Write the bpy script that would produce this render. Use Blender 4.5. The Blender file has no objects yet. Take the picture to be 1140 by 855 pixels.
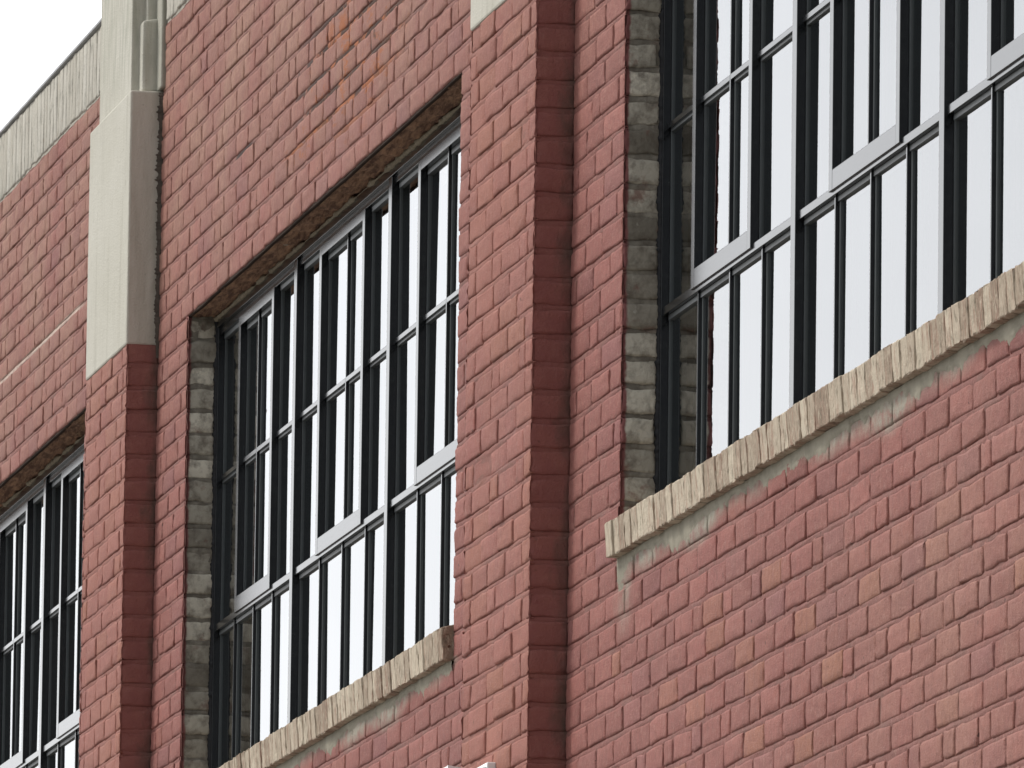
import bpy, bmesh, math, random
import numpy as np
from mathutils import Matrix, Vector

random.seed(7)
rng = np.random.default_rng(11)
S = bpy.context.scene
C = S.collection
R_ = math.radians

# ------------------------------------------------------------------ camera
cam_d = bpy.data.cameras.new('camera')
cam = bpy.data.objects.new('camera', cam_d)
C.objects.link(cam)
right = Vector((0.1868271844, 0.9823048634, 0.0131437595))
up = Vector((0.1351002068, -0.0389426815, 0.9900663623))
fwd = Vector((-0.9730588560, 0.1831955862, 0.1399851418))
m = Matrix(((right.x, up.x, -fwd.x, 0.0), (right.y, up.y, -fwd.y, -4.909),
            (right.z, up.z, -fwd.z, 1.6), (0, 0, 0, 1)))
cam.matrix_world = m
cam_d.sensor_fit = 'HORIZONTAL'
cam_d.sensor_width = 36.0
cam_d.lens = 385.94
cam_d.clip_start = 0.5
cam_d.clip_end = 6000
S.camera = cam

# ------------------------------------------------------------------ sun, sky, exposure
SUN_EL, SUN_AZ = 47.0, 38.0            # az: degrees to the left of the facade's normal
sv = Vector((-math.sin(R_(SUN_AZ)) * math.cos(R_(SUN_EL)), -math.cos(R_(SUN_AZ)) * math.cos(R_(SUN_EL)), math.sin(R_(SUN_EL))))
sun_d = bpy.data.lights.new('sun', 'SUN')
sun_d.energy = 1.5
sun_d.angle = R_(14)
sun_d.color = (1.0, 0.955, 0.89)
sun = bpy.data.objects.new('sun', sun_d)
sun.rotation_euler = sv.to_track_quat('Z', 'Y').to_euler()
sun.location = (-25, -30, 40)
C.objects.link(sun)

W = bpy.data.worlds.new('World')
S.world = W
W.use_nodes = True
wn, wl = W.node_tree.nodes, W.node_tree.links
bg = wn['Background']
sky = wn.new('ShaderNodeTexSky')
sky.sky_type = 'NISHITA'
sky.sun_disc = False
sky.sun_elevation = R_(SUN_EL)
sky.sun_rotation = math.atan2(sv.x, sv.y)
sky.air_density = 1.0
sky.dust_density = 3.0
# high thin overcast: brightest round the sun's side, greyer on the far side
tc = wn.new('ShaderNodeTexCoord')
dot = wn.new('ShaderNodeVectorMath'); dot.operation = 'DOT_PRODUCT'
h = Vector((-0.80, -0.58, 0.15)).normalized()
dot.inputs[1].default_value = h
wl.new(tc.outputs['Generated'], dot.inputs[0])
ramp = wn.new('ShaderNodeMapRange')
ramp.inputs['From Min'].default_value = -0.75
ramp.inputs['From Max'].default_value = 0.95
ramp.inputs['To Min'].default_value = 1.6
ramp.inputs['To Max'].default_value = 12.5
wl.new(dot.outputs['Value'], ramp.inputs['Value'])
cn = wn.new('ShaderNodeTexNoise'); cn.inputs['Scale'].default_value = 5.0; cn.inputs['Detail'].default_value = 7; cn.inputs['Roughness'].default_value = 0.65
wl.new(tc.outputs['Generated'], cn.inputs['Vector'])
cr = wn.new('ShaderNodeMapRange')
cr.inputs['From Min'].default_value = 0.3; cr.inputs['From Max'].default_value = 0.7
cr.inputs['To Min'].default_value = 0.86; cr.inputs['To Max'].default_value = 1.12
wl.new(cn.outputs['Fac'], cr.inputs['Value'])
cm = wn.new('ShaderNodeMath'); cm.operation = 'MULTIPLY'
wl.new(ramp.outputs['Result'], cm.inputs[0]); wl.new(cr.outputs['Result'], cm.inputs[1])
cc = wn.new('ShaderNodeVectorMath'); cc.operation = 'SCALE'
cc.inputs[0].default_value = (0.985, 0.99, 1.01)
wl.new(cm.outputs['Value'], cc.inputs['Scale'])
mx = wn.new('ShaderNodeMix'); mx.data_type = 'RGBA'
mx.inputs['Factor'].default_value = 0.85
wl.new(sky.outputs['Color'], mx.inputs['A']); wl.new(cc.outputs['Vector'], mx.inputs['B'])
wl.new(mx.outputs['Result'], bg.inputs['Color'])
bg.inputs['Strength'].default_value = 0.10

S.view_settings.view_transform = 'Standard'
S.view_settings.look = 'None'
S.view_settings.gamma = 1
S.view_settings.use_curve_mapping = False
S.view_settings.exposure = 0.55
S.render.engine = 'CYCLES'
S.render.resolution_x = 1024
S.render.resolution_y = 768

# ------------------------------------------------------------------ node helpers
class NT:
    def __init__(s, name):
        s.m = bpy.data.materials.new(name)
        s.m.use_nodes = True
        s.n, s.l = s.m.node_tree.nodes, s.m.node_tree.links
        s.bsdf = s.n['Principled BSDF']
        s.pos = s.n.new('ShaderNodeTexCoord').outputs['Object']
    def link(s, a, b): s.l.new(a, b)
    def put(s, sock, v):
        if hasattr(v, 'is_output'): s.l.new(v, sock)
        else: sock.default_value = v
    def noise(s, scale, detail=4, rough=0.55, stretch=None, off=(0, 0, 0)):
        t = s.n.new('ShaderNodeTexNoise')
        t.inputs['Scale'].default_value = scale; t.inputs['Detail'].default_value = detail
        t.inputs['Roughness'].default_value = rough
        mp = s.n.new('ShaderNodeMapping')
        mp.inputs['Scale'].default_value = stretch or (1, 1, 1)
        mp.inputs['Location'].default_value = off
        s.l.new(s.pos, mp.inputs['Vector']); s.l.new(mp.outputs['Vector'], t.inputs['Vector'])
        return t.outputs['Fac']
    def remap(s, v, a, b, c=0.0, d=1.0):
        t = s.n.new('ShaderNodeMapRange'); t.clamp = True
        s.put(t.inputs['Value'], v)
        t.inputs['From Min'].default_value = a; t.inputs['From Max'].default_value = b
        t.inputs['To Min'].default_value = c; t.inputs['To Max'].default_value = d
        return t.outputs['Result']
    def math(s, op, a, b=0.0, cval=None):
        t = s.n.new('ShaderNodeMath'); t.operation = op
        s.put(t.inputs[0], a); s.put(t.inputs[1], b)
        if cval is not None: s.put(t.inputs[2], cval)
        return t.outputs[0]
    def mix(s, f, a, b, mode='MIX'):
        t = s.n.new('ShaderNodeMix'); t.data_type = 'RGBA'; t.blend_type = mode
        s.put(t.inputs['Factor'], f)
        for k, v in (('A', a), ('B', b)):
            if isinstance(v, tuple): v = (*v, 1.0) if len(v) == 3 else v
            s.put(t.inputs[k], v)
        return t.outputs['Result']
    def attr(s, name):
        t = s.n.new('ShaderNodeAttribute'); t.attribute_name = name
        return t.outputs['Fac']
    def xyz(s):
        t = s.n.new('ShaderNodeSeparateXYZ'); s.l.new(s.pos, t.inputs[0])
        return t.outputs
    def blob(s, centre, radii):
        """1 at centre, 0 at the edge of an ellipsoid"""
        mp = s.n.new('ShaderNodeMapping'); mp.vector_type = 'TEXTURE'
        mp.inputs['Location'].default_value = centre; mp.inputs['Scale'].default_value = radii
        s.l.new(s.pos, mp.inputs['Vector'])
        ln = s.n.new('ShaderNodeVectorMath'); ln.operation = 'LENGTH'
        s.l.new(mp.outputs['Vector'], ln.inputs[0])
        return s.remap(ln.outputs['Value'], 0, 1, 1, 0)
    def bump(s, hgt, dist, strength=1.0):
        b = s.n.new('ShaderNodeBump'); b.inputs['Strength'].default_value = strength
        b.inputs['Distance'].default_value = dist
        s.l.new(hgt, b.inputs['Height']); s.l.new(b.outputs['Normal'], s.bsdf.inputs['Normal'])
    def done(s, col, rough=0.8, spec=0.3, metallic=0.0):
        s.put(s.bsdf.inputs['Base Color'], (*col, 1.0) if isinstance(col, tuple) else col)
        s.put(s.bsdf.inputs['Roughness'], rough)
        s.bsdf.inputs['Specular IOR Level'].default_value = spec
        s.bsdf.inputs['Metallic'].default_value = metallic
        return s.m

# ------------------------------------------------------------------ materials
def mat_red(name, pier=False):
    t = NT(name)
    tint = t.attr('tint'); hue = t.attr('hue'); joint = t.attr('joint')
    x = t.xyz()
    base = t.mix(tint, (0.232, 0.085, 0.072), (0.335, 0.125, 0.104))
    base = t.mix(t.remap(hue, 0.80, 1.0, 0, 0.70), base, (0.35, 0.155, 0.090))   # orange bricks
    base = t.mix(t.remap(hue, 0.22, 0.0, 0, 0.65), base, (0.205, 0.090, 0.095))  # purplish bricks
    big = t.noise(1.3, 3)
    base = t.mix(t.remap(big, 0.42, 0.66, 0, 0.38), base, (0.35, 0.165, 0.135))  # chalky faded paint
    # the paint is more faded up on the parapet side, redder low down by the window piers
    fade = t.math('MAXIMUM', t.remap(x[2], 5.8, 6.7, 0, 0.95), t.math('MULTIPLY', t.remap(x[0], -23.6, -21.6, 0, 0.45), t.remap(x[2], 4.75, 4.45)))
    base = t.mix(t.math('MULTIPLY', fade, t.remap(t.noise(2.7, 4), 0.3, 0.62)), base, (0.355, 0.200, 0.146))
    base = t.mix(t.math('MULTIPLY', joint, 0.55), base, (0.215, 0.093, 0.081))
    mid = t.noise(34, 5, 0.68)
    base = t.mix(t.remap(mid, 0.42, 0.72, 0, 0.62), base, (0.205, 0.088, 0.075))
    mid2 = t.noise(52, 5, 0.68, off=(5, 3, 9))
    base = t.mix(t.remap(mid2, 0.52, 0.74, 0, 0.55), base, (0.40, 0.225, 0.180))
    streak = t.noise(9, 4, 0.6, (6, 6, 0.5))
    base = t.mix(t.remap(streak, 0.55, 0.78, 0, 0.42), base, (0.17, 0.085, 0.078))
    fine = t.noise(210, 4, 0.75)
    base = t.mix(t.remap(fine, 0.57, 0.76, 0, 0.60), base, (0.47, 0.30, 0.245))
    base = t.mix(t.remap(fine, 0.42, 0.27, 0, 0.65), base, (0.105, 0.048, 0.042))
    # odd chips and pocks in the paint
    pock = t.noise(46, 2, 0.4, off=(1, 8, 2))
    base = t.mix(t.remap(pock, 0.735, 0.76, 0, 0.85), base, (0.085, 0.045, 0.038))
    # grey grime that has settled in some joints
    jg = t.math('MULTIPLY', joint, t.remap(t.noise(7, 4, 0.6, off=(3, 3, 3)), 0.48, 0.66))
    base = t.mix(t.math('MULTIPLY', jg, 0.35), base, (0.155, 0.105, 0.085))
    if pier:
        base = t.mix(t.remap(t.noise(2.4, 3), 0.30, 0.60, 0.02, 0.45), base, (0.350, 0.150, 0.108))
        base = t.mix(t.math('MULTIPLY', t.attr('cement'), t.remap(t.noise(19, 5, 0.65), 0.3, 0.7, 0.30, 0.85)), base, (0.238, 0.090, 0.083))  # shade of the pier's side painted as darker red; attribute only flags those faces
        # soot caught in the inner corner of each pier
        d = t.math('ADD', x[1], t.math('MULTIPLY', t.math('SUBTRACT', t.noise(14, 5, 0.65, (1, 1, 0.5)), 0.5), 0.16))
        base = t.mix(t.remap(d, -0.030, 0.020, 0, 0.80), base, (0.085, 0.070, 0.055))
    else:
        # rust-orange lichen and soot; black also painted in for shade of open joints
        z1 = t.math('MAXIMUM', t.blob((-28.40, 0, 6.55), (0.90, 0.5, 0.24)), t.blob((-29.1, 0, 6.45), (0.5, 0.5, 0.06)))
        lz = t.math('ADD', t.math('MULTIPLY', joint, 0.17), t.noise(13, 5, 0.7, (0.4, 1, 1.1)))
        lm_ = t.math('MULTIPLY', t.remap(z1, 0.0, 0.45), t.remap(lz, 0.545, 0.615))
        base = t.mix(t.math('MULTIPLY', lm_, 0.85), base, (0.36, 0.115, 0.036))
        z2 = t.math('MAXIMUM', t.blob((-28.5, 0, 6.60), (1.3, 0.5, 0.26)), t.blob((-30.3, 0, 6.595), (0.34, 0.5, 0.06)))
        sz = t.math('ADD', t.math('MULTIPLY', joint, 0.22), t.noise(10, 4, 0.6, (0.6, 1, 0.8), (3, 1, 2)))
        sm = t.math('MULTIPLY', t.remap(z2, 0.05, 0.5), t.remap(sz, 0.66, 0.72))
        base = t.mix(t.math('MULTIPLY', sm, 0.85), base, (0.022, 0.018, 0.016))
        # one pale bed joint in the far bay
        pl = t.math('MULTIPLY', t.remap(t.math('ABSOLUTE', t.math('SUBTRACT', x[2], 6.585)), 0.009, 0.005), t.remap(x[0], -33.2, -33.4))
        base = t.mix(t.math('MULTIPLY', pl, t.remap(t.noise(20, 4), 0.3, 0.5, 0.3, 0.9)), base, (0.55, 0.44, 0.37))
        # cement wash left bare under the sills
        cw = t.math('MULTIPLY', t.attr('cement'), t.remap(t.noise(23, 5, 0.65), 0.30, 0.62))
        base = t.mix(cw, base, (0.33, 0.305, 0.245))
    hgt = t.math('ADD', t.math('MULTIPLY', t.noise(60, 4), 1.0), t.math('MULTIPLY', t.noise(240, 4, 0.7), 0.7))
    t.bump(hgt, 0.0030, 0.9)
    return t.done(base, 0.80, 0.25)

def mat_reveal(name):
    t = NT(name)
    tint = t.attr('tint')
    base = t.mix(tint, (0.20, 0.180, 0.145), (0.74, 0.69, 0.575))
    base = t.mix(t.remap(t.noise(26, 5, 0.65), 0.44, 0.68, 0, 0.8), base, (0.13, 0.108, 0.085))
    base = t.mix(t.remap(t.noise(15, 4, 0.6, off=(2, 5, 1)), 0.60, 0.70, 0, 0.7), base, (0.19, 0.085, 0.065))
    base = t.mix(t.remap(t.noise(34, 5, 0.7, off=(7, 2, 3)), 0.60, 0.72, 0, 0.8), base, (0.42, 0.40, 0.34))
    base = t.mix(t.math('MULTIPLY', t.attr('joint'), t.remap(t.noise(24, 4, off=(9, 9, 9)), 0.3, 0.6, 0.15, 0.75)), base, (0.12, 0.105, 0.085))
    x = t.xyz()
    edge = t.math('ADD', x[1], t.math('MULTIPLY', t.math('SUBTRACT', t.noise(30, 4), 0.5), 0.016))
    base = t.mix(t.remap(edge, 0.016, 0.011), base, (0.215, 0.085, 0.080))
    t.bump(t.noise(85, 5), 0.004, 0.8)
    return t.done(base, 0.9, 0.2)

def mat_cream(name):
    t = NT(name)
    tint = t.attr('tint')
    base = t.mix(tint, (0.27, 0.205, 0.15), (0.53, 0.465, 0.36))
    base = t.mix(t.remap(t.noise(17, 5, 0.7, (5, 1, 0.7)), 0.50, 0.64, 0, 0.75), base, (0.30, 0.165, 0.120))
    base = t.mix(t.remap(t.noise(75, 5, 0.7, (1.2, 1, 0.45)), 0.50, 0.66, 0, 0.65), base, (0.58, 0.50, 0.385))
    base = t.mix(t.remap(t.noise(60, 5, 0.7, (1, 1, 0.4), (4, 4, 1)), 0.54, 0.68, 0, 0.8), base, (0.13, 0.110, 0.075))
    t.bump(t.noise(120, 5), 0.003, 0.8)
    return t.done(base, 0.88, 0.2)

def mat_coping(name):
    t = NT(name)
    tint = t.attr('tint')
    base = t.mix(tint, (0.42, 0.395, 0.335), (0.52, 0.50, 0.44))
    base = t.mix(t.remap(t.noise(16, 5, 0.7, (1.2, 1, 0.8)), 0.52, 0.72, 0, 0.75), base, (0.17, 0.165, 0.135))
    base = t.mix(t.remap(t.noise(40, 4, 0.6), 0.60, 0.75, 0, 0.5), base, (0.40, 0.30, 0.21))
    t.bump(t.noise(90, 5), 0.003, 0.7)
    return t.done(base, 0.9, 0.2)

def mat_stone(name):
    t = NT(name)
    base = t.mix(t.remap(t.noise(3, 4), 0.3, 0.7), (0.50, 0.485, 0.415), (0.55, 0.535, 0.47))
    base = t.mix(t.remap(t.noise(21, 5, 0.65, (2, 2, 0.35)), 0.52, 0.75, 0, 0.40), base, (0.40, 0.385, 0.315))
    base = t.mix(t.remap(t.noise(150, 4, 0.7), 0.60, 0.75, 0, 0.3), base, (0.33, 0.31, 0.25))
    x = t.xyz()
    # the stone turns a darker, dull olive towards the wall, behind the arris
    back = t.remap(t.math('ADD', x[1], t.math('MULTIPLY', t.noise(7, 4, 0.6, (1, 1, 0.6)), 0.05)), -0.005, 0.035)
    base = t.mix(t.math('MULTIPLY', back, 0.75), base, (0.13, 0.125, 0.095))
    upz = t.remap(x[2], 7.0, 7.1)
    base = t.mix(t.math('MULTIPLY', upz, t.remap(t.noise(12, 4, 0.6, (3, 3, 0.5)), 0.42, 0.68, 0, 0.65)), base, (0.33, 0.335, 0.27))
    base = t.mix(t.remap(t.noise(60, 3, 0.6, off=(4, 4, 4)), 0.68, 0.74, 0, 0.55), base, (0.25, 0.235, 0.19))
    base = t.mix(t.remap(t.noise(5, 5, 0.7, (2.5, 2.5, 0.25), (2, 2, 0)), 0.52, 0.72, 0, 0.45), base, (0.30, 0.285, 0.225))
    t.bump(t.math('ADD', t.noise(160, 4), t.noise(28, 4)), 0.0025, 0.8)
    return t.done(base, 0.9, 0.2)

def mat_soffit(name):
    t = NT(name)
    base = t.mix(t.remap(t.noise(22, 5, 0.7, (0.5, 3, 1)), 0.40, 0.66), (0.14, 0.082, 0.062), (0.46, 0.285, 0.185))
    base = t.mix(t.remap(t.noise(34, 5, 0.7, (1, 1, 1), (3, 2, 1)), 0.58, 0.72, 0, 0.6), base, (0.45, 0.33, 0.20))
    t.bump(t.noise(70, 5), 0.006, 0.9)
    return t.done(base, 0.92, 0.15)

def mat_plain(name, col, rough=0.6, spec=0.4, nscale=40, namt=0.25, metallic=0.0, bump=0.0):
    t = NT(name)
    dark = tuple(c * 0.6 for c in col)
    base = t.mix(t.remap(t.noise(nscale, 4), 0.4, 0.7, 0, namt), col, dark)
    if bump: t.bump(t.noise(nscale * 2, 4), bump, 0.7)
    return t.done(base, rough, spec, metallic)

def mat_paint_dark(name):
    t = NT(name)
    base = t.mix(t.remap(t.noise(60, 4), 0.45, 0.7), (0.008, 0.009, 0.011), (0.016, 0.018, 0.019))
    return t.done(base, 0.16, 0.62)

def mat_glass(name):
    t = NT(name)
    n, l = t.n, t.l
    n.remove(t.bsdf)
    tr = n.new('ShaderNodeBsdfTransparent'); tr.inputs['Color'].default_value = (0.72, 0.76, 0.75, 1)
    gl = n.new('ShaderNodeBsdfGlossy'); gl.inputs['Roughness'].default_value = 0.0
    gl.inputs['Color'].default_value = (0.935, 0.945, 0.955, 1)
    fr = n.new('ShaderNodeFresnel'); fr.inputs['IOR'].default_value = 1.52
    b = n.new('ShaderNodeBump'); b.inputs['Strength'].default_value = 0.16; b.inputs['Distance'].default_value = 0.0006
    l.new(t.noise(5.0, 2, 0.5, (1, 1, 0.35)), b.inputs['Height'])
    l.new(b.outputs['Normal'], gl.inputs['Normal'])
    two = t.math('DIVIDE', t.math('MULTIPLY', fr.outputs[0], 2.0), t.math('ADD', fr.outputs[0], 1.0))
    geo = n.new('ShaderNodeNewGeometry')
    f = t.math('MULTIPLY', two, t.math('SUBTRACT', 1.0, geo.outputs['Backfacing']))
    ms = n.new('ShaderNodeMixShader')
    l.new(f, ms.inputs[0]); l.new(tr.outputs[0], ms.inputs[1]); l.new(gl.outputs[0], ms.inputs[2])
    l.new(ms.outputs[0], n['Material Output'].inputs['Surface'])
    return t.m

def mat_brick_far(name):
    """the painted brickwork where it runs on outside the picture"""
    t = NT(name)
    b = t.n.new('ShaderNodeTexBrick')
    mp = t.n.new('ShaderNodeMapping'); mp.inputs['Rotation'].default_value = (R_(-90), 0, 0)
    t.l.new(t.pos, mp.inputs['Vector']); t.l.new(mp.outputs['Vector'], b.inputs['Vector'])
    b.inputs['Color1'].default_value = (0.25, 0.10, 0.085, 1); b.inputs['Color2'].default_value = (0.34, 0.135, 0.105, 1)
    b.inputs['Mortar'].default_value = (0.17, 0.07, 0.06, 1)
    b.inputs['Scale'].default_value = 1.0; b.inputs['Mortar Size'].default_value = 0.005
    b.inputs['Brick Width'].default_value = 0.2075; b.inputs['Row Height'].default_value = 0.0678
    col = t.mix(t.remap(t.noise(30, 5), 0.4, 0.7, 0, 0.4), b.outputs['Color'], (0.22, 0.09, 0.08))
    t.bump(b.outputs['Fac'], -0.004)
    return t.done(col, 0.8, 0.25)

M = dict(soot=mat_plain('sooty_mortar', (0.085, 0.068, 0.056), 0.95, 0.1, 30, 0.9, bump=0.003), red=mat_red('painted_brick'), pier=mat_red('painted_brick_pier', True), bead=mat_plain('grey_glazing_bead', (0.085, 0.095, 0.098), 0.5, 0.4), reveal=mat_reveal('bare_brick'), cream=mat_cream('cream_brick'),
         coping=mat_coping('coping_brick'), stone=mat_stone('limestone'), soffit=mat_soffit('stained_soffit'),
         frame=mat_paint_dark('black_frame_paint'), glass=mat_glass('window_glass'), far=mat_brick_far('painted_brick_far'),
         sealant=mat_plain('black_sealant', (0.012, 0.012, 0.014), 0.6, 0.3),
         caulk=mat_plain('tan_caulk', (0.32, 0.28, 0.21), 0.8, 0.2, 50, 0.9, bump=0.002),
         steel=mat_plain('rusty_steel', (0.050, 0.034, 0.026), 0.95, 0.08, 25, 0.8, bump=0.002),
         room=mat_plain('dark_room', (0.035, 0.033, 0.032), 0.9, 0.1, 3, 0.3),
         cement=mat_plain('cement', (0.335, 0.310, 0.245), 0.95, 0.15, 18, 0.55, bump=0.003),
         slab=mat_plain('coping_slab', (0.42, 0.43, 0.44), 0.8, 0.25, 12, 0.5, bump=0.002),
         white=mat_plain('white_enamel', (0.88, 0.88, 0.87), 0.35, 0.5, 30, 0.12),
         lampglass=mat_plain('frosted_lamp_glass', (0.50, 0.52, 0.49), 0.25, 0.5, 30, 0.2),
         asphalt=mat_plain('asphalt', (0.06, 0.06, 0.062), 0.9, 0.2, 8, 0.4, bump=0.004),
         paving=mat_plain('paving', (0.30, 0.29, 0.27), 0.9, 0.2, 3, 0.35, bump=0.003),
         kerb=mat_plain('kerbstone', (0.36, 0.35, 0.33), 0.9, 0.2, 5, 0.3, bump=0.003),
         earth=mat_plain('ground', (0.16, 0.155, 0.13), 0.95, 0.1, 0.4, 0.5),
         roof=mat_plain('roof_felt', (0.09, 0.09, 0.09), 0.9, 0.2, 6, 0.4))

# ------------------------------------------------------------------ mesh helpers
class Acc:
    """collects pieces and links them as ONE mesh object"""
    def __init__(s):
        s.v, s.f, s.n = [], [], 0
        s.a = {'tint': [], 'hue': [], 'cement': [], 'joint': []}
        s.smooth = []
    def add(s, v, f, tint=0.5, hue=0.5, cement=0.0, smooth=False, joint=0.0):
        v = np.asarray(v, float).reshape(-1, 3)
        k = len(v)
        s.v.append(v)
        f = [tuple(int(i) + s.n for i in q) for q in f]
        s.f += f
        s.smooth += [smooth] * len(f)
        for nm, val in (('tint', tint), ('hue', hue), ('cement', cement), ('joint', joint)):
            s.a[nm].append(np.broadcast_to(np.asarray(val, float), (k,)) if np.ndim(val) == 0 else np.asarray(val, float))
        s.n += k
    def box(s, x0, x1, y0, y1, z0, z1, **k):
        v = [(x, y, z) for x in (x0, x1) for y in (y0, y1) for z in (z0, z1)]
        f = [(0, 1, 3, 2), (4, 6, 7, 5), (0, 4, 5, 1), (2, 3, 7, 6), (0, 2, 6, 4), (1, 5, 7, 3)]
        s.add(v, f, **k)
    def build(s, name, mat, parent=None, bevel=0.0):
        me = bpy.data.meshes.new(name)
        V = np.concatenate(s.v)
        me.from_pydata(V.tolist(), [], s.f)
        me.materials.append(mat)
        for nm, vals in s.a.items():
            at = me.attributes.new(nm, 'FLOAT', 'POINT')
            at.data.foreach_set('value', np.concatenate(vals).astype(np.float32))
        me.polygons.foreach_set('use_smooth', s.smooth)
        me.update()
        o = bpy.data.objects.new(name, me)
        C.objects.link(o)
        if parent: o.parent = parent
        if bevel:
            b = o.modifiers.new('bevel', 'BEVEL'); b.width = bevel; b.segments = 2; b.limit_method = 'ANGLE'
        return o

def tag(o, label=None, cat=None, kind=None, group=None):
    if label: o['label'] = label
    if cat: o['category'] = cat
    if kind: o['kind'] = kind
    if group: o['group'] = group

def grid_faces(nu, nv, base=0, flip=False):
    i = np.arange(nu - 1)[None, :]; j = np.arange(nv - 1)[:, None]
    a = (j * nu + i).ravel() + base
    q = np.stack([a, a + 1, a + nu + 1, a + nu], 1)
    return q[:, ::-1] if flip else q

def wobble(n, sig, corr):
    r = rng.normal(0, 1, n + 2 * corr)
    k = np.hanning(2 * corr + 1); k /= np.sqrt((k ** 2).sum())
    return np.convolve(r, k, 'same')[corr:corr + n] * sig

COURSE = 0.0678
Z0 = 6.245                     # the lintel line: a bed joint
BED = 0.0064                   # half a bed joint is about 5 mm

def bricks(acc, rects, place, depth=0.010, jit=0.0014, out=0.0008, tilt=0.0008, tints=None, hues=None, cem=None, edge=None, rnd=0.0026):
    """rects: (a0,a1,b0,b1) in the face's own plane; place(a,b,d)->xyz with d inwards.
    Each brick is a pillowed, slightly uneven face with rounded arrises and its four returns."""
    N = len(rects)
    if not N: return
    rc = np.array(rects, float)
    w = rc[:, 1] - rc[:, 0]; hgt = rc[:, 3] - rc[:, 2]
    def ring(L):
        e1 = np.minimum(0.0022, L * 0.06); e2 = np.minimum(0.0075, L * 0.2)
        z = np.zeros_like(L)
        return np.stack([z, z + e1 * 0.35, e1 + e1 * 0.6, e2, e2 + (L - 2 * e2) * 0.34, e2 + (L - 2 * e2) * 0.67, L - e2, L - e1 * 1.6, L - e1 * 0.35, L], 1)
    dp = np.array([depth, rnd * 1.3, rnd * 0.42, 0.0002, 0, 0, 0.0002, rnd * 0.42, rnd * 1.3, depth])
    U = ring(w); Vv = ring(hgt)
    nu, nv = U.shape[1], Vv.shape[1]
    A = rc[:, 0][:, None, None] + np.broadcast_to(U[:, None, :], (N, nv, nu)).copy()
    B = rc[:, 2][:, None, None] + np.broadcast_to(Vv[:, :, None], (N, nv, nu)).copy()
    du = np.broadcast_to(dp[None, None, :], (N, nv, nu)).copy()
    dv = np.broadcast_to(dp[None, :, None], (N, nv, nu)).copy()
    if edge is not None:                     # arris flags: a face that turns a corner keeps its edge
        eL, eR = edge
        for k, fl in ((slice(0, 3), eL), (slice(-3, None), eR)):
            f_ = np.asarray(fl)[:, None, None]
            lim = np.where(f_, 0.0016, 1.0)
            du[:, :, k] = np.minimum(du[:, :, k], lim)
    D = np.maximum(du, dv) + 0.25 * np.minimum(du, dv)
    inner = np.ones((nv, nu)); inner[[0, -1], :] = 0; inner[:, [0, -1]] = 0
    # rounded and chipped corners
    cr = rng.uniform(0.15, 1.0, (N, 2, 2)) ** 2 * 0.0085
    uu = np.linspace(-1, 1, nu)[None, None, :]; vv = np.linspace(-1, 1, nv)[None, :, None]
    for i, su in ((0, -1), (1, 1)):
        for j, sv_ in ((0, -1), (1, 1)):
            cu = np.clip(su * uu, 0, 1) ** 6; cv = np.clip(sv_ * vv, 0, 1) ** 6
            k = cr[:, j, i][:, None, None] * cu * cv
            A -= su * k * 0.9; B -= sv_ * k * 0.9
    # wavy edges
    A += rng.normal(0, jit * 0.7, (N, nv, 1)) + rng.normal(0, jit * 0.55, (N, nv, nu))
    B += rng.normal(0, jit * 0.8, (N, 1, nu)) + rng.normal(0, jit * 0.45, (N, nv, nu))
    B += (uu * rng.normal(0, 0.0016, (N, 1, 1))) + rng.normal(0, 0.0011, (N, 1, 1))
    D = D - rng.normal(0, out, (N, 1, 1)) - uu * rng.normal(0, tilt, (N, 1, 1)) - vv * rng.normal(0, tilt * 0.6, (N, 1, 1))
    D = D + rng.normal(0, 0.00045, (N, nv, nu)) * inner * 1.5
    P = place(A.ravel(), B.ravel(), D.ravel())
    q0 = grid_faces(nu, nv)
    F = (q0[None] + (np.arange(N) * nu * nv)[:, None, None]).reshape(-1, 4)
    per = nu * nv
    ti = np.repeat(rng.uniform(0, 1, N) if tints is None else tints, per)
    hu = np.repeat(rng.uniform(0, 1, N) if hues is None else hues, per)
    ce = np.zeros(N * per) if cem is None else cem(A.ravel(), B.ravel())
    acc.add(P, F, tint=ti, hue=hu, cement=ce, smooth=True)

def mortar(acc, a0, a1, b_lo, b_hi, place, cut=None, da=0.05, rec=0.0036, tint=0.35, cem=None):
    """weather-struck beds: each bed slopes from a deep upper edge out to the brick below; perps sit back"""
    na = max(3, int((a1 - a0) / da) + 1)
    aa = np.linspace(a0, a1, na)
    ks = range(int(math.floor((b_lo - Z0) / COURSE)), int(math.ceil((b_hi - Z0) / COURSE)) + 1)
    rows, deps = [], []
    for k in ks:
        zj = Z0 + k * COURSE
        for dz, d in ((-0.0068, 0.0022), (-0.002, 0.0020), (0.0030, rec * 0.62), (0.0066, rec + 0.0012), (0.0115, rec * 1.1), (0.034, rec), (0.056, rec * 1.05)):
            rows.append(zj + dz); deps.append(d)
    rows = np.array(rows); deps = np.array(deps)
    keep = (rows >= b_lo) & (rows <= b_hi)
    rows, deps = rows[keep], deps[keep]
    nb = len(rows)
    A = np.broadcast_to(aa[None], (nb, na)).copy()
    B = rows[:, None] + np.stack([wobble(na, 0.0008, 2) for _ in range(nb)])
    D = deps[:, None] + np.abs(np.stack([wobble(na, 0.0013, 2) for _ in range(nb)])) - 0.0004
    P = place(A.ravel(), B.ravel(), D.ravel())
    F = grid_faces(na, nb)
    if cut is not None:
        ca = (A[:-1, :-1] + A[1:, 1:]).ravel() / 2; cb = (B[:-1, :-1] + B[1:, 1:]).ravel() / 2
        F = F[~cut(ca, cb)]
    ce = 0.0 if cem is None else cem(A.ravel(), B.ravel())
    acc.add(P, F, tint=tint, hue=0.4, cement=ce, smooth=True, joint=1.0)

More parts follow.
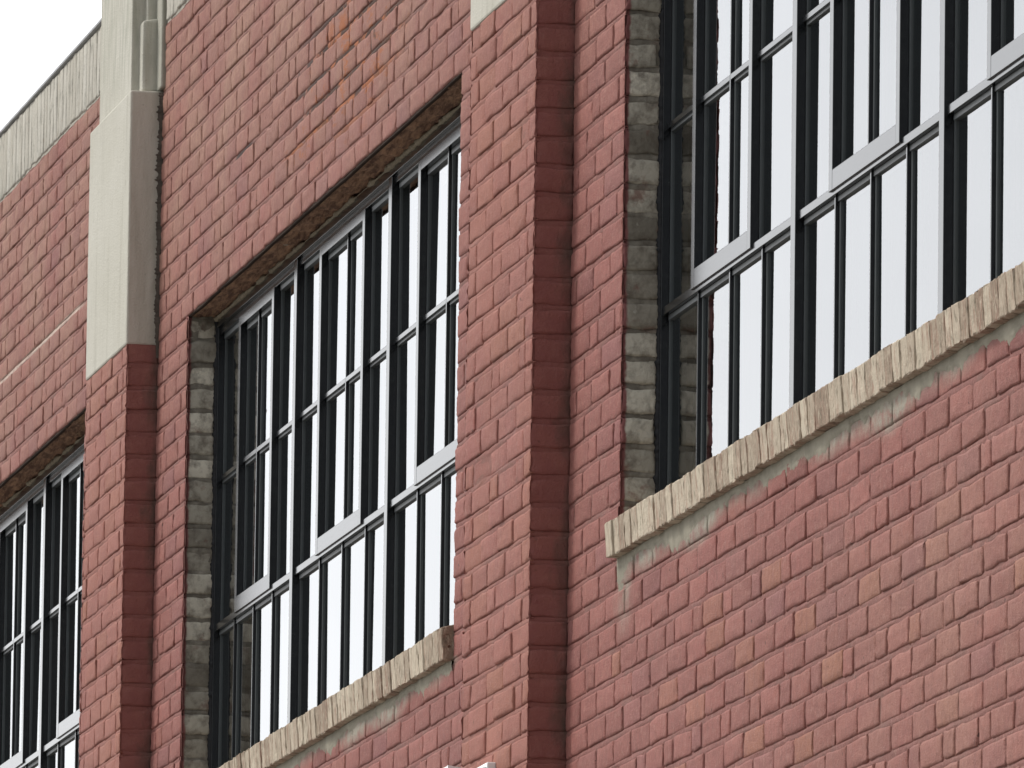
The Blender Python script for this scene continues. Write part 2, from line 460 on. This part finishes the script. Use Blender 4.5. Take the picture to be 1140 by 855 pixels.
front = lambda y0: (lambda a, b, d: np.stack([a, y0 + d, b], 1))
def side(x0):                                   # a face looking towards +X; a runs along Y
    return lambda a, b, d: np.stack([x0 - d, a, b], 1)

# ------------------------------------------------------------------ layout measured from the photograph
ZLO, ZHI = 3.43, Z0 + 14 * COURSE               # modelled brickwork; coping stands on ZHI
ZSILL = Z0 - 22 * COURSE                        # 4.753
WIN = [  # left jamb, right jamb, big mullions (right arris), thin bars, sashes (left stile, bar, right stile)
    dict(L=-24.718, R=-20.36, big=[-23.219, -21.770], thin=[-24.321, -23.970, -23.619, -22.865, -22.513, -22.168, -21.391, -21.04, -20.69],
         sash=[(-24.319, -23.985, -23.699), (-22.850, -22.542, -22.195), (-21.357, -21.04, -20.68)]),
    dict(L=-31.190, R=-26.825, big=[-29.797, -28.300], thin=[-30.866, -30.532, -30.205, -29.424, -29.063, -28.701, -27.921, -27.568, -27.215],
         sash=[(-30.767, -30.515, -30.191), (-29.399, -29.043, -28.716), (-27.877, -27.534, -27.16)]),
    dict(L=-37.55, R=-33.19, big=[-36.10, -34.604], thin=[-37.20, -36.85, -36.50, -35.74, -35.37, -35.02, -34.31, -33.934, -33.58],
         sash=[(-37.15, -36.85, -36.45), (-35.65, -35.352, -35.02), (-34.235, -33.934, -33.53)]),
]
PIL = [(-26.191, -25.333), (-32.540, -31.738)]
PD = 0.092                                      # the piers stand 92 mm proud
X0, X1 = -37.9, -18.2

bld = bpy.data.objects.new('brick_building', None)
C.objects.link(bld)
bld.location = (-26.0, 0, 0)
tag(bld, 'red painted brick industrial building with black framed windows and stone capped piers', 'building')
class _P: pass
def under(o):                                   # parts are modelled in world coordinates
    o.parent = bld
    o.matrix_parent_inverse = Matrix.Translation((26.0, 0, 0))
    return o

def hole(a, b, pad=0.0):
    r = np.zeros(np.shape(a), bool)
    for w in WIN:
        r |= (a > w['L'] - pad) & (a < w['R'] + pad) & (b > ZSILL - pad) & (b < Z0 + pad)
    return r

def cement_amount(a, b):
    """bare cement just below each sill, thinning out downwards"""
    r = np.zeros(np.shape(a))
    for w in WIN:
        d = ZSILL - b
        ext = 0.054 + 0.022 * np.sin(a * 3.1 + w['L']) + 0.014 * np.sin(a * 9.7)
        v = np.clip((ext - d) / 0.034, 0, 1.3) * (d > -0.01)
        v *= np.clip((a - (w['L'] - 0.02)) / 0.02, 0, 1) * np.clip(((w['R'] + 0.06) - a) / 0.03, 0, 1)
        dl = np.clip(1.3 - np.abs(a - (w['L'] + 0.07)) / 0.07, 0, 1) * np.clip((0.20 - d) / 0.10, 0, 1) * (d > -0.01)
        r = np.maximum(r, np.maximum(v, dl * 0.8))
    return r

# ------------------------------------------------------------------ ground
def sheet(name, x0, x1, y0, y1, z0, z1, mat):
    a = Acc(); a.box(x0, x1, y0, y1, z0, z1)
    o = a.build(name, mat); tag(o, kind='structure'); return o
sheet('ground', -2500, 2500, -2500, 2500, -0.6, -0.16, M['earth'])
sheet('road', -400, 400, -16.5, -6.3, -0.159, -0.13, M['asphalt'])
sheet('kerb', -400, 400, -6.3, -6.1, -0.159, 0.0, M['kerb'])
sheet('pavement', -400, 400, -6.1, -0.02, -0.159, -0.004, M['paving'])

# ------------------------------------------------------------------ the wall
acc = Acc()
rects, eL, eR, hues, tints = [], [], [], [], []
k0, k1 = int(math.floor((ZLO - Z0) / COURSE)), 14
for k in range(k0, k1):
    zb = Z0 + k * COURSE
    zt = zb + COURSE
    zc = (zb + zt) / 2
    seams = []                                      # where the face is interrupted
    for (a, b) in PIL: seams.append((a, b))
    if ZSILL < zc < Z0:
        for w in WIN: seams.append((w['L'], w['R']))
    seams.sort()
    spans, x = [], X0
    for (a, b) in seams:
        if a > x: spans.append((x, a))
        x = max(x, b)
    spans.append((x, X1))
    flem = (k + 26) % 4 == 0
    jo = rng.normal(0, 0.004)
    cuts = []
    x = -40.0 + (0.104 if k % 2 else 0.0) + jo
    if flem:
        x = -40.0 + 0.0515 + jo
        i = 0
        while x < X1 + .3:
            x += 0.2075 if i % 2 == 0 else 0.104
            cuts.append(x + rng.normal(0, 0.0035)); i += 1
    else:
        while x < X1 + .3:
            x += 0.2075
            cuts.append(x + rng.normal(0, 0.0045))
    for (sa, sb) in spans:
        cs = [c for c in cuts if sa + 0.045 < c < sb - 0.045]
        pts = [sa] + cs + [sb]
        for i in range(len(pts) - 1):
            a, b = pts[i], pts[i + 1]
            g = 0.0048 + rng.uniform(0, 0.0020)
            isL = i == 0 and any(abs(sa - w['R']) < 1e-6 for w in WIN)
            isR = i == len(pts) - 2 and any(abs(sb - w['L']) < 1e-6 for w in WIN)
            rects.append((a + (0.0 if i == 0 else g), b - (0.0 if i == len(pts) - 2 else g), zb + BED - 0.0012 - rng.uniform(0, .0012), zt - BED + 0.0008 + rng.uniform(0, .001)))
            eL.append(isL); eR.append(isR)
            hx = rng.uniform(0.05, 0.85)
            if zc < 4.55 and a > -25.2 and rng.uniform() < 0.13: hx = rng.uniform(0.92, 1.0)
            if rng.uniform() < 0.05: hx = rng.uniform(0, 0.12)
            hues.append(hx)
            tints.append(np.clip(rng.normal(0.5, 0.26), 0, 1))
bricks(acc, rects, front(0.0), tints=np.array(tints), hues=np.array(hues), cem=cement_amount, edge=(np.array(eL), np.array(eR)))
def cutw(a, b):
    r = hole(a, b, 0.012)
    for (p, q) in PIL: r |= (a > p + 0.02) & (a < q - 0.06)
    return r
mortar(acc, X0, X1, ZLO, ZHI, front(0.0), cut=cutw, cem=cement_amount)
wall = under(acc.build('wall', M['red']))

# the body of the building behind that skin, and the same wall where it runs out of the picture
acc = Acc()
XB0, XB1 = -62.0, -6.0
acc.box(XB0, XB1, 0.0, 0.30, -0.3, ZLO)                               # below
acc.box(XB0, X0, 0.0, 0.30, ZLO, ZHI); acc.box(X1, XB1, 0.0, 0.30, ZLO, ZHI)
under(acc.build('outer_wall', M['far']))
acc = Acc()
yb = 0.0175
edges = [X0]
for w in sorted(WIN, key=lambda w: w['L']): edges += [w['L'], w['R']]
edges.append(X1)
for i in range(0, len(edges), 2): acc.box(edges[i] + .0135, edges[i + 1] - .0135, yb, 0.297, ZSILL - 0.001, Z0 + 0.001)
acc.box(X0, X1, yb, 0.296, ZLO, ZSILL - 0.0015); acc.box(X0, X1, yb, 0.2955, Z0 + 0.0015 + 0.010, ZHI - 0.003)
under(acc.build('wall_core', M['reveal']))

# room behind the glass
acc = Acc()
acc.box(X0, X1, 6.0, 6.2, 3.2, 6.6); acc.box(X0, X1, 0.31, 6.0, 3.2, 3.3); acc.box(X0, X1, 0.31, 6.0, 6.5, 6.6)
acc.box(X0 - .2, X0, 0.31, 6.2, 3.2, 6.6); acc.box(X1, X1 + .2, 0.31, 6.2, 3.2, 6.6)
under(acc.build('interior', M['room']))
acc = Acc()
acc.box(XB0, XB1, 0.30, 18, ZHI - 0.45, ZHI - 0.25)
acc.box(XB0, XB0 + .3, 0.30, 18, -0.3, ZHI - .46); acc.box(XB1 - .3, XB1, 0.30, 18, -0.3, ZHI - .46); acc.box(XB0 + .3, XB1 - .3, 17.7, 18, -0.3, ZHI - .46)
under(acc.build('roof', M['roof']))

# ------------------------------------------------------------------ coping: a soldier course of pale brick and a thin slab
def coping(xa, xb):
    a = Acc()
    rc, ti = [], []
    x = xa
    while x < xb - 0.03:
        w = 0.0690 + rng.normal(0, 0.002)
        x2 = min(x + w, xb)
        rc.append((x + 0.0022, x2 - 0.0022, ZHI + 0.004 + rng.normal(0, .002), ZHI + 0.216 + rng.normal(0, .002)))
        ti.append(np.clip(rng.normal(.5, .3), 0, 1))
        x = x2
    bricks(a, rc, front(-0.002), tints=np.array(ti), depth=0.006, out=0.0008, jit=0.0014)
    a.box(xa, xb, 0.0030, 0.29, ZHI - 0.004, ZHI + 0.219, tint=0.05)
    o = under(a.build('coping', M['coping']))
    s = Acc()
    n = 60
    s.box(xa, xb, -0.010, 0.30, ZHI + 0.2195, ZHI + 0.229)
    so = s.build('coping_slab', M['slab'], bevel=0.002)
    so.parent = o
    return o
coping(-37.9, PIL[1][0] - 0.01)
coping(PIL[1][1] + 0.062, PIL[0][0] - 0.01)
coping(PIL[0][1] + 0.062, X1)

# ------------------------------------------------------------------ piers with stepped stone caps
def pier(xa, xb):
    a = Acc()
    rf, fl, fr, rs, sl, sr = [], [], [], [], [], []
    hu, ti, hs, ts = [], [], [], []
    for k in range(k0, 0):
        zb = Z0 + k * COURSE + BED - 0.0015; zt = Z0 + (k + 1) * COURSE - BED + 0.0012
        w = xb - xa
        if k % 2 == 0: parts = [w * 0.25] * 4
        else:
            e = 0.104 * w / 0.855
            parts = [e] + [(w - 2 * e) / 3] * 3 + [e]
        if (k + 26) % 4 == 0:
            e = 0.06 * w / .855; r = (w - 2 * e - 2 * .104) / 2
            parts = [e + .03, r - .03 , .104, r - .02, .104, e + .02]
        ed = np.cumsum([0] + parts) + xa
        ed[1:-1] += rng.normal(0, 0.006, len(ed) - 2)
        for i in range(len(parts)):
            rf.append((ed[i] + (0 if i == 0 else .0045), ed[i + 1] - (0 if i == len(parts) - 1 else .0045), zb - rng.uniform(0, .001), zt + rng.uniform(0, .001)))
            fl.append(i == 0); fr.append(i == len(parts) - 1)
            hu.append(rng.uniform(.45, .97)); ti.append(np.clip(rng.normal(.62, .24), 0, 1))
        rs.append((-PD, 0.004, zb, zt)); sl.append(True); sr.append(False)
        hs.append(rng.uniform(.1, .6)); ts.append(rng.uniform(.05, .6))  # side bricks get lower tints, their shade put into the colour
    bricks(a, rf, front(-PD), tints=np.array(ti), hues=np.array(hu), edge=(np.array(fl), np.array(fr)), out=.0014)
    mortar(a, xa + .001, xb - .001, ZLO, Z0 - .001, front(-PD), da=.04)
    bricks(a, rs, side(xb), tints=np.array(ts), hues=np.array(hs), edge=(np.array(sl), np.array(sr)), out=.0010, cem=lambda p, q: np.ones(len(p)))  # cement value here marks the side face for its painted shade
    mortar(a, -PD + .001, 0.012, ZLO, Z0 - .001, side(xb), da=.02, rec=.0026, cem=lambda p, q: np.ones(len(p)))  # same side-face flag for the painted shade, no cement here
    # left return (faces away from the street view)
    rl = [(r[0], r[1], r[2], r[3]) for r in rs]
    bricks(a, [(-r[1], -r[0], r[2], r[3]) for r in rl], lambda p, q, d: np.stack([xa + d, -p, q], 1), edge=(np.array(sr), np.array(sl)))
    a.box(xa + .010, xb - .012, -PD + .012, 0.03, ZLO, Z0 - .002, tint=.3)
    a.box(xa + .003, xb - .003, -PD + .003, 0.0, -0.1, ZLO - 0.001, tint=.4)
    p = under(a.build('pilaster', M['pier']))
    # stone: plain block, then three stepped slabs
    s = bmesh.new()
    def blk(x0, x1, y0, y1, z0, z1, bev=.005, top=0.0):
        r = bmesh.ops.create_cube(s, size=1)
        for v in r['verts']:
            v.co = Vector(((x0 + x1) / 2 + v.co.x * (x1 - x0), (y0 + y1) / 2 + v.co.y * (y1 - y0), (z0 + z1) / 2 + v.co.z * (z1 - z0)))
        if top:                                     # weathered (sloping) top
            for v in r['verts']:
                if v.co.z > z1 - 1e-4 and v.co.y < (y0 + y1) / 2: v.co.z -= top
        es = list({e for v in r['verts'] for e in v.link_edges})
        bmesh.ops.bevel(s, geom=es, offset=bev, segments=2, profile=.5, affect='EDGES')
    e = 0.004
    blk(xa - e + .003, xb + e - .003, -PD - 0.003, 0.055, Z0 - .006, 7.000, .006)
    blk(xa + .085, xb - .095, -PD + .012, 0.05, 7.0015, 7.90, .004)              # front slab
    blk(xa + .030, xb - .035, -0.056, 0.052, 7.002, 7.235, .008, .018)           # shorter stepped slab
    blk(xa + .055, xb - .060, -0.040, 0.054, 7.2, 7.90, .005)
    blk(xa - .030, xb + .045, -0.012, 0.10, 7.004, 7.84, .006)                   # back slab
    me = bpy.data.meshes.new('stone_cap'); s.to_mesh(me); s.free()
    me.materials.append(M['stone'])
    so = bpy.data.objects.new('stone_cap', me); C.objects.link(so); so.parent = p
    # ragged dark mortar line down the inner corner, open and sooty beside the stone
    c = Acc()
    n = 420
    zz = np.linspace(6.20, 6.995, n)
    big = np.clip((zz - 6.2) / .1, 0.1, 1) * .42
    wy = .004 + big * (.006 + np.abs(wobble(n, .008, 3)) + np.abs(wobble(n, .006, 12)))
    wx = .003 + big * (.006 + np.abs(wobble(n, .004, 2)) + np.abs(wobble(n, .010, 22)))
    P, F = [], []
    for i in range(n):
        P += [(xb + .0015, -wy[i], zz[i]), (xb + .0050 + big[i] * .004, -.004 - .25 * wy[i], zz[i]), (xb + .005 + wx[i], -.0012, zz[i]), (xb + .006 + wx[i], .006, zz[i])]
    for i in range(n - 1):
        for j in range(3): F.append((4 * i + j, 4 * i + 4 + j, 4 * i + 5 + j, 4 * i + 1 + j)[::-1])
    c.add(P, F, smooth=True)
    co = c.build('corner_mortar', M['soot']); co.parent = p
    return p
pier(*PIL[0]); pier(*PIL[1])

# ------------------------------------------------------------------ windows
YF = 0.090       # front of mullions and stiles
YT = 0.1005      # front of thin bars
YG = 0.1130      # front of the glass
ZTR0, ZTR1 = 5.327, 5.347
ZMU = 5.772
ZHEAD = 6.203
def sidebars(a, x, yfront, z0, z1, wd, bd):
    a.box(x - wd, x, yfront, 0.150, z0, z1)
    bd.box(x + .0002, x + 0.012, YG - 0.0035, YG + .02, z0, z1)
    bd.box(x - wd - 0.012, x - wd - .0002, YG - 0.0035, YG + .02, z0, z1)

def window(w):
    L, Rr = w['L'], w['R']
    a = Acc(); bd = Acc()
    zb = 4.79
    # outer frame
    a.box(L + .001, L + 0.020, YF, 0.17, zb, Z0 - .001); a.box(Rr - 0.045, Rr - .001, YF, 0.17, zb, Z0 - .001)
    bd.box(L + .0202, L + .032, YG - .0035, .15, zb + .07, ZHEAD)
    a.box(L + .0201, Rr - .0451, YF - .004, 0.165, ZHEAD + 0.012, Z0 - .001)
    a.box(L + .0201, Rr - .0451, YF + .006, 0.16, ZHEAD - .008, ZHEAD + 0.0119)
    a.box(L + .0201, Rr - .0451, YF + .004, 0.16, zb, 4.853)
    BW = 0.047
    for x in w['big']: sidebars(a, x, YF - .002, 4.854, ZHEAD + .0115, BW, bd)
    vert = sorted([(L, L + .020)] + [(x - BW, x) for x in w['big']] + [(Rr - .045, Rr)])
    for x in w['thin']: sidebars(a, x, YT, 4.854, ZTR0 - .0005, 0.010, bd)
    for i in range(3):
        xa, xb = vert[i][1], vert[i + 1][0]
        s = w['sash'][i]
        sl0, sr1 = s[0] - .036, s[2]
        # transom runs the whole section; glazing bead and mid bars in the fixed lights
        a.box(xa + .0002, xb - .0002, YF + .0045, .1485, ZTR0, ZTR1)
        bd.box(xa + .0122, xb - .0122, YG - .0072, YG + .019, ZTR0 - .012, ZTR0 - .0007)
        for (p, q) in ((xa, sl0), (sr1, xb)):
            if q - p > .04:
                a.box(p + .0003, q - .0003, YT, .15, ZMU - .007, ZMU + .007)
                bd.box(p + .0122, q - .0122, YG - .006, YG + .019, ZMU - .014, ZMU - .0072)
                bd.box(p + .0122, q - .0122, YG - .0072, YG + .019, ZHEAD - .022, ZHEAD - .0085)
    frame = under(a.build('window', M['frame'], bevel=0.0012))
    bo_ = bd.build('glazing_bead', M['bead']); bo_.parent = frame
    # panes: one sheet per light, each set very slightly out of true
    g = Acc()
    def pane(x0, x1, z0, z1):
        if x1 - x0 < .03: return
        t1, t2 = rng.normal(0, .0012, 2)
        v = []
        for y in (YG, YG + .005):
            for (x, z) in ((x0, z0), (x1, z0), (x1, z1), (x0, z1)):
                v.append((x, y + t1 * (1 if x == x1 else -1) * .25 + t2 * (1 if z == z1 else -1) * .3, z))
        g.add(v, [(0, 1, 2, 3), (7, 6, 5, 4), (0, 4, 5, 1), (1, 5, 6, 2), (2, 6, 7, 3), (3, 7, 4, 0)])
    xs = sorted([L + .02] + w['thin'] + w['big'] + [Rr - .045])
    for i in range(len(xs) - 1): pane(xs[i] - .004, xs[i + 1] - .007, 4.85, ZTR0 + .002)
    for i in range(3):
        xa, xb = vert[i][1], vert[i + 1][0]
        s = w['sash'][i]
        cols = [(xa - .003, s[0] - .032), (s[0] - .004, s[1] - .008), (s[1] - .004, s[2] - .032), (s[2] - .004, xb + .003)]
        for (p, q) in cols:
            pane(p, q, ZTR1 - .002, ZMU - .002); pane(p, q, ZMU + .002, ZHEAD - .006)
    go = g.build('glass', M['glass']); go.parent = frame
    # tilting sashes: two lights wide, heavy bottom rail
    for s in w['sash']:
        b = Acc()
        x0, x1 = s[0] - .036, s[2]
        z0, z1 = ZTR0 + .0100, ZHEAD - .010
        y = YF - .0008
        b.box(x0, s[0], y, .15, z0, z1); b.box(s[2] - .036, x1, y, .15, z0, z1)
        b.box(s[0] + .0001, s[2] - .0361, y + .0003, .15, z0, z0 + .045)
        b.box(s[0] + .0001, s[2] - .0361, y + .0003, .15, z1 - .028, z1)
        b.box(s[1] - .011, s[1], YT, .15, z0 + .0451, z1 - .0281)
        gb = Acc()
        for xx in (s[0], s[1]): gb.box(xx + .0002, xx + .012, YG - .0035, YG + .02, z0 + .0452, z1 - .0282)
        gb.box(x1 + .0002, x1 + .012, YG - .0035, YG + .02, ZTR1 + .0005, z1 - .0082)
        for xx in (s[1] - .011, s[2] - .036): gb.box(xx - .012, xx - .0002, YG - .0035, YG + .02, z0 + .0452, z1 - .0282)
        for (p, q) in ((s[0], s[1] - .011), (s[1], s[2] - .036)):
            b.box(p + .0003, q - .0003, YT, .15, ZMU - .007, ZMU + .007)
            gb.box(p + .0122, q - .0122, YG - .006, YG + .019, ZMU - .014, ZMU - .0072)
            gb.box(p + .0122, q - .0122, YG - .0072, YG + .019, z1 - .042, z1 - .0285)
        bo = b.build('tilting_sash', M['frame'], bevel=0.0012); bo.parent = frame
        go_ = gb.build('glazing_bead', M['bead']); go_.parent = frame
    # reveals: bare header bricks on both jambs
    r = Acc()
    rc = []
    for k in range(-22, 0):
        zb_, zt_ = Z0 + k * COURSE + .0044, Z0 + (k + 1) * COURSE - (.0044 if k < -1 else -.006)
        wd = .088 + rng.normal(0, .0025)
        rc.append((0.0030, wd, zb_ + rng.normal(0, .001), zt_ + rng.normal(0, .001)))
    tt = np.clip(rng.normal(.5, .3, len(rc)), 0, 1)
    bricks(r, rc, side(L), tints=tt, depth=.012, jit=.0022, out=.0024, tilt=.0018, rnd=.004)
    mortar(r, .002, .115, ZSILL, Z0 - .001, side(L), da=.012, rec=.0042, tint=.35)
    ro = r.build('reveal', M['reveal']); ro.parent = frame
    r = Acc()
    bricks(r, [(-q[1], -q[0], q[2], q[3]) for q in rc], lambda p, q, d: np.stack([Rr + d, -p, q], 1), tints=tt, depth=.012)
    ro = r.build('reveal', M['reveal']); ro.parent = frame
    # black sealant squeezed between frame and brick
    sl = Acc()
    n = 240
    zz = np.linspace(ZSILL + .08, Z0 - .01, n)
    pr = .0060 + np.abs(wobble(n, .0022, 1))
    py = .0855 - np.abs(wobble(n, .0022, 1)) - .002 * (wobble(n, 1, 12) > .6)
    P, F = [], []
    for i in range(n):
        P += [(L - .002, py[i], zz[i]), (L + pr[i], py[i] + .004, zz[i]), (L + pr[i] * 1.2, .093, zz[i])]
    for i in range(n - 1):
        for j in range(2): F.append((3 * i + j, 3 * i + j + 1, 3 * i + j + 4, 3 * i + j + 3))
    sl.add(P, [f[::-1] for f in F], smooth=True)
    so = sl.build('sealant', M['sealant']); so.parent = frame
    # soffit: undersides of the bricks over the opening, and the steel angle they rest on
    f = Acc()
    nx, ny = int((Rr - L) / .012), 12
    X, Y = np.meshgrid(np.linspace(L, Rr, nx), np.linspace(.0085, .12, ny))
    Z = Z0 + .004 + rng.normal(0, .0022, X.shape) + .004 * np.sin(X * 46.3) * (Y > .03) + wobble(nx, .002, 6)[None]
    P = np.stack([X.ravel(), Y.ravel(), Z.ravel()], 1)
    f.add(P, grid_faces(nx, ny, flip=True), smooth=True)
    fo = f.build('soffit', M['soffit']); fo.parent = frame
    f = Acc()
    n = 90
    xx = np.linspace(L - .0, Rr + .0, n)
    sag = .004 * np.sin((xx - L) / (Rr - L) * math.pi * 1.0) + wobble(n, .0012, 4)
    P, F = [], []
    for i in range(n):
        for (yy, dz) in ((.0050, .010), (.0050, .0015), (.0080, -.0005), (.015, .0005), (.015, .008)):
            P.append((xx[i], yy + .0, Z0 + dz - sag[i] * .6))
    for i in range(n - 1):
        for j in range(4): F.append((5 * i + j, 5 * i + j + 1, 5 * i + j + 6, 5 * i + j + 5))
    f.add(P, F, smooth=False)
    fo = f.build('lintel', M['steel']); fo.parent = frame
    # crumbly tan caulk along the head
    f = Acc()
    n = int((Rr - L) / .012)
    xx = np.linspace(L + .02, Rr - .02, n)
    gap = np.clip(wobble(n, 1.0, 9) + .9, 0, 1.2)
    rr = .0012 + gap * (.0045 + np.abs(wobble(n, .003, 2)))
    P, F = [], []
    for i in range(n):
        for t in range(6):
            th = t / 6 * 2 * math.pi
            P.append((xx[i], YF - .004 + rr[i] * math.cos(th), Z0 - .004 + rr[i] * math.sin(th) * .8))
    for i in range(n - 1):
        for t in range(6): F.append((6 * i + t, 6 * i + (t + 1) % 6, 6 * i + 6 + (t + 1) % 6, 6 * i + 6 + t))
    f.add(P, F, smooth=True)
    fo = f.build('caulk', M['caulk']); fo.parent = frame
    sill(w, frame)
    return frame

def sill(w, frame):
    """rowlock course of cream brick, tipped outwards, uneven"""
    a = Acc()
    L, Rr = w['L'], w['R']
    x = L + .001
    n = int(round((Rr - L) / .0676))
    ed = np.linspace(L + .001, Rr - .001, n + 1)
    ed[1:-1] += rng.normal(0, .0022, n - 1)
    sagz = wobble(n, .0012, 4)
    for i in range(n):
        s = bmesh.new()
        x0, x1 = ed[i] + .0020, ed[i + 1] - .0020
        yo = -.030 + rng.normal(0, .0013); zt = 4.838 + rng.normal(0, .0007) + sagz[i]; zb = 4.757 + rng.normal(0, .0013) + sagz[i]
        if i == 0 and w is WIN[0]: yo -= .004
        lean = rng.normal(0, .0030)
        # outline in (y,z): front face, top rising towards the window
        r = bmesh.ops.create_cube(s, size=1)
        for v in r['verts']:
            fr, tp = v.co.y < 0, v.co.z > 0
            v.co.x = x0 if v.co.x < 0 else x1
            v.co.y = yo + (.006 if not tp else 0) if fr else .088
            v.co.z = (zt + (.0 if fr else .028)) if tp else (zb if fr else zb - .004)
            if tp: v.co.x += lean
        bmesh.ops.bevel(s, geom=list(s.edges), offset=.0032, segments=2, profile=.6, affect='EDGES')
        bmesh.ops.subdivide_edges(s, edges=[e for e in s.edges if e.calc_length() > .03], cuts=3, use_grid_fill=True)
        for v in s.verts: v.co += Vector(rng.normal(0, .0007, 3))
        s.verts.ensure_lookup_table()
        if i == n - 1:                      # the end brick shows its core holes
            me = bpy.data.meshes.new('tmp'); s.to_mesh(me)
            eo = bpy.data.objects.new('tmp', me); C.objects.link(eo)
            for (hy, hz, hr) in ((-.015, 4.816, .0068), (-.009, 4.790, .0042)):
                hb = bmesh.new()
                bmesh.ops.create_cone(hb, cap_ends=True, segments=18, radius1=hr, radius2=hr, depth=.07, matrix=Matrix.Translation((x1, hy, hz)) @ Matrix.Rotation(math.pi / 2, 4, 'Y'))
                hm = bpy.data.meshes.new('tmp'); hb.to_mesh(hm); hb.free()
                ho = bpy.data.objects.new('tmp', hm); C.objects.link(ho)
                md = eo.modifiers.new('hole', 'BOOLEAN'); md.operation = 'DIFFERENCE'; md.object = ho; md.solver = 'EXACT'
            dg = bpy.context.evaluated_depsgraph_get(); dg.update()
            ev = bpy.data.meshes.new_from_object(eo.evaluated_get(dg))
            V = np.array([v.co[:] for v in ev.vertices]); F = [tuple(p.vertices) for p in ev.polygons]
            for md in eo.modifiers: bpy.data.objects.remove(md.object)
            bpy.data.objects.remove(eo)
            a.add(V, F, tint=.0)
        else:
            a.add([v.co[:] for v in s.verts], [tuple(v.index for v in f.verts) for f in s.faces], tint=float(np.clip(rng.normal(.52, .36), 0, 1)), smooth=False)
        s.free()
    # mortar bed and filling between the bricks
    a.box(L + .006, Rr - .006, -.0225, .085, 4.761, 4.831, tint=.15)
    o = a.build('sill', M['cream']); o.parent = frame
    # cement smear struck against the wall under the sill
    c = Acc()
    nx, nz = int((Rr - L) / .010), 14
    xs = np.linspace(L + .004, Rr - .002, nx)
    low = .037 + wobble(nx, .010, 14) + wobble(nx, .006, 3)
    low[:18] += np.linspace(.05, 0, 18)
    low = np.clip(low, .016, .13)
    t = np.linspace(0, 1, nz)
    X = np.broadcast_to(xs[None], (nz, nx)); Zc = 4.757 - t[:, None] * low[None]
    Yc = -.0032 + (t[:, None] ** 3) * .0075 + rng.normal(0, .0007, (nz, nx)) + wobble(nx, .0006, 5)[None]
    c.add(np.stack([X.ravel(), Yc.ravel(), Zc.ravel()], 1), grid_faces(nx, nz, flip=True), smooth=True)
    co = c.build('cement_smear', M['cement']); co.parent = frame

wins = [window(w) for w in WIN]

# ------------------------------------------------------------------ white floodlight just peeping in at the bottom edge
lamp = bpy.data.objects.new('floodlight', None); C.objects.link(lamp)
lamp.location = (-25.79, -PD, 4.290)
tag(lamp, 'white floodlight with pale lens fixed to the red brick pier', 'floodlight')
def lamp_part(name, bm_fn, mat):
    s = bmesh.new(); bm_fn(s)
    me = bpy.data.meshes.new(name); s.to_mesh(me); s.free(); me.materials.append(mat)
    o = bpy.data.objects.new(name, me); C.objects.link(o); o.parent = lamp
    return o
def bx(s, x0, x1, y0, y1, z0, z1, bev=.003):
    r = bmesh.ops.create_cube(s, size=1)
    for v in r['verts']: v.co = Vector(((x0 + x1) / 2 + v.co.x * (x1 - x0), (y0 + y1) / 2 + v.co.y * (y1 - y0), (z0 + z1) / 2 + v.co.z * (z1 - z0)))
    if bev: bmesh.ops.bevel(s, geom=list({e for v in r['verts'] for e in v.link_edges}), offset=bev, segments=2, profile=.5, affect='EDGES')
def prism(s, pts, x0, x1, bev=.002):
    lo = [s.verts.new((x0, y, z)) for y, z in pts]; hi = [s.verts.new((x1, y, z)) for y, z in pts]
    n = len(pts)
    fs = [s.faces.new(lo[::-1]), s.faces.new(hi)]
    for i in range(n): fs.append(s.faces.new((lo[i], lo[(i + 1) % n], hi[(i + 1) % n], hi[i])))
    bmesh.ops.recalc_face_normals(s, faces=fs)
    if bev: bmesh.ops.bevel(s, geom=list({e for f in fs for e in f.edges}), offset=bev, segments=2, profile=.5, affect='EDGES')
OUT = [(-.024, .083), (-.056, .075), (-.117, .084), (-.125, -.05), (-.085, -.085), (-.024, -.085)]
def shrink(k):
    cy, cz = -.072, -.004
    return [(cy + (y - cy) * k, cz + (z - cz) * k) for y, z in OUT]
lamp_part('housing', lambda s: prism(s, OUT, -.06, .050), M['white'])
def rim(s):
    o, i = OUT, shrink(.90)
    for k in range(len(o)):
        n = (k + 1) % len(o)
        prism(s, [o[k], o[n], i[n], i[k]], .0503, .062, 0)
    bmesh.ops.remove_doubles(s, verts=s.verts, dist=1e-5)
lamp_part('rim', rim, M['white'])
lamp_part('lens', lambda s: prism(s, shrink(.895), .0503, .055, 0), M['lampglass'])
lamp_part('back_plate', lambda s: bx(s, -.075, .07, -.0235, -.001, -.10, .094), M['white'])
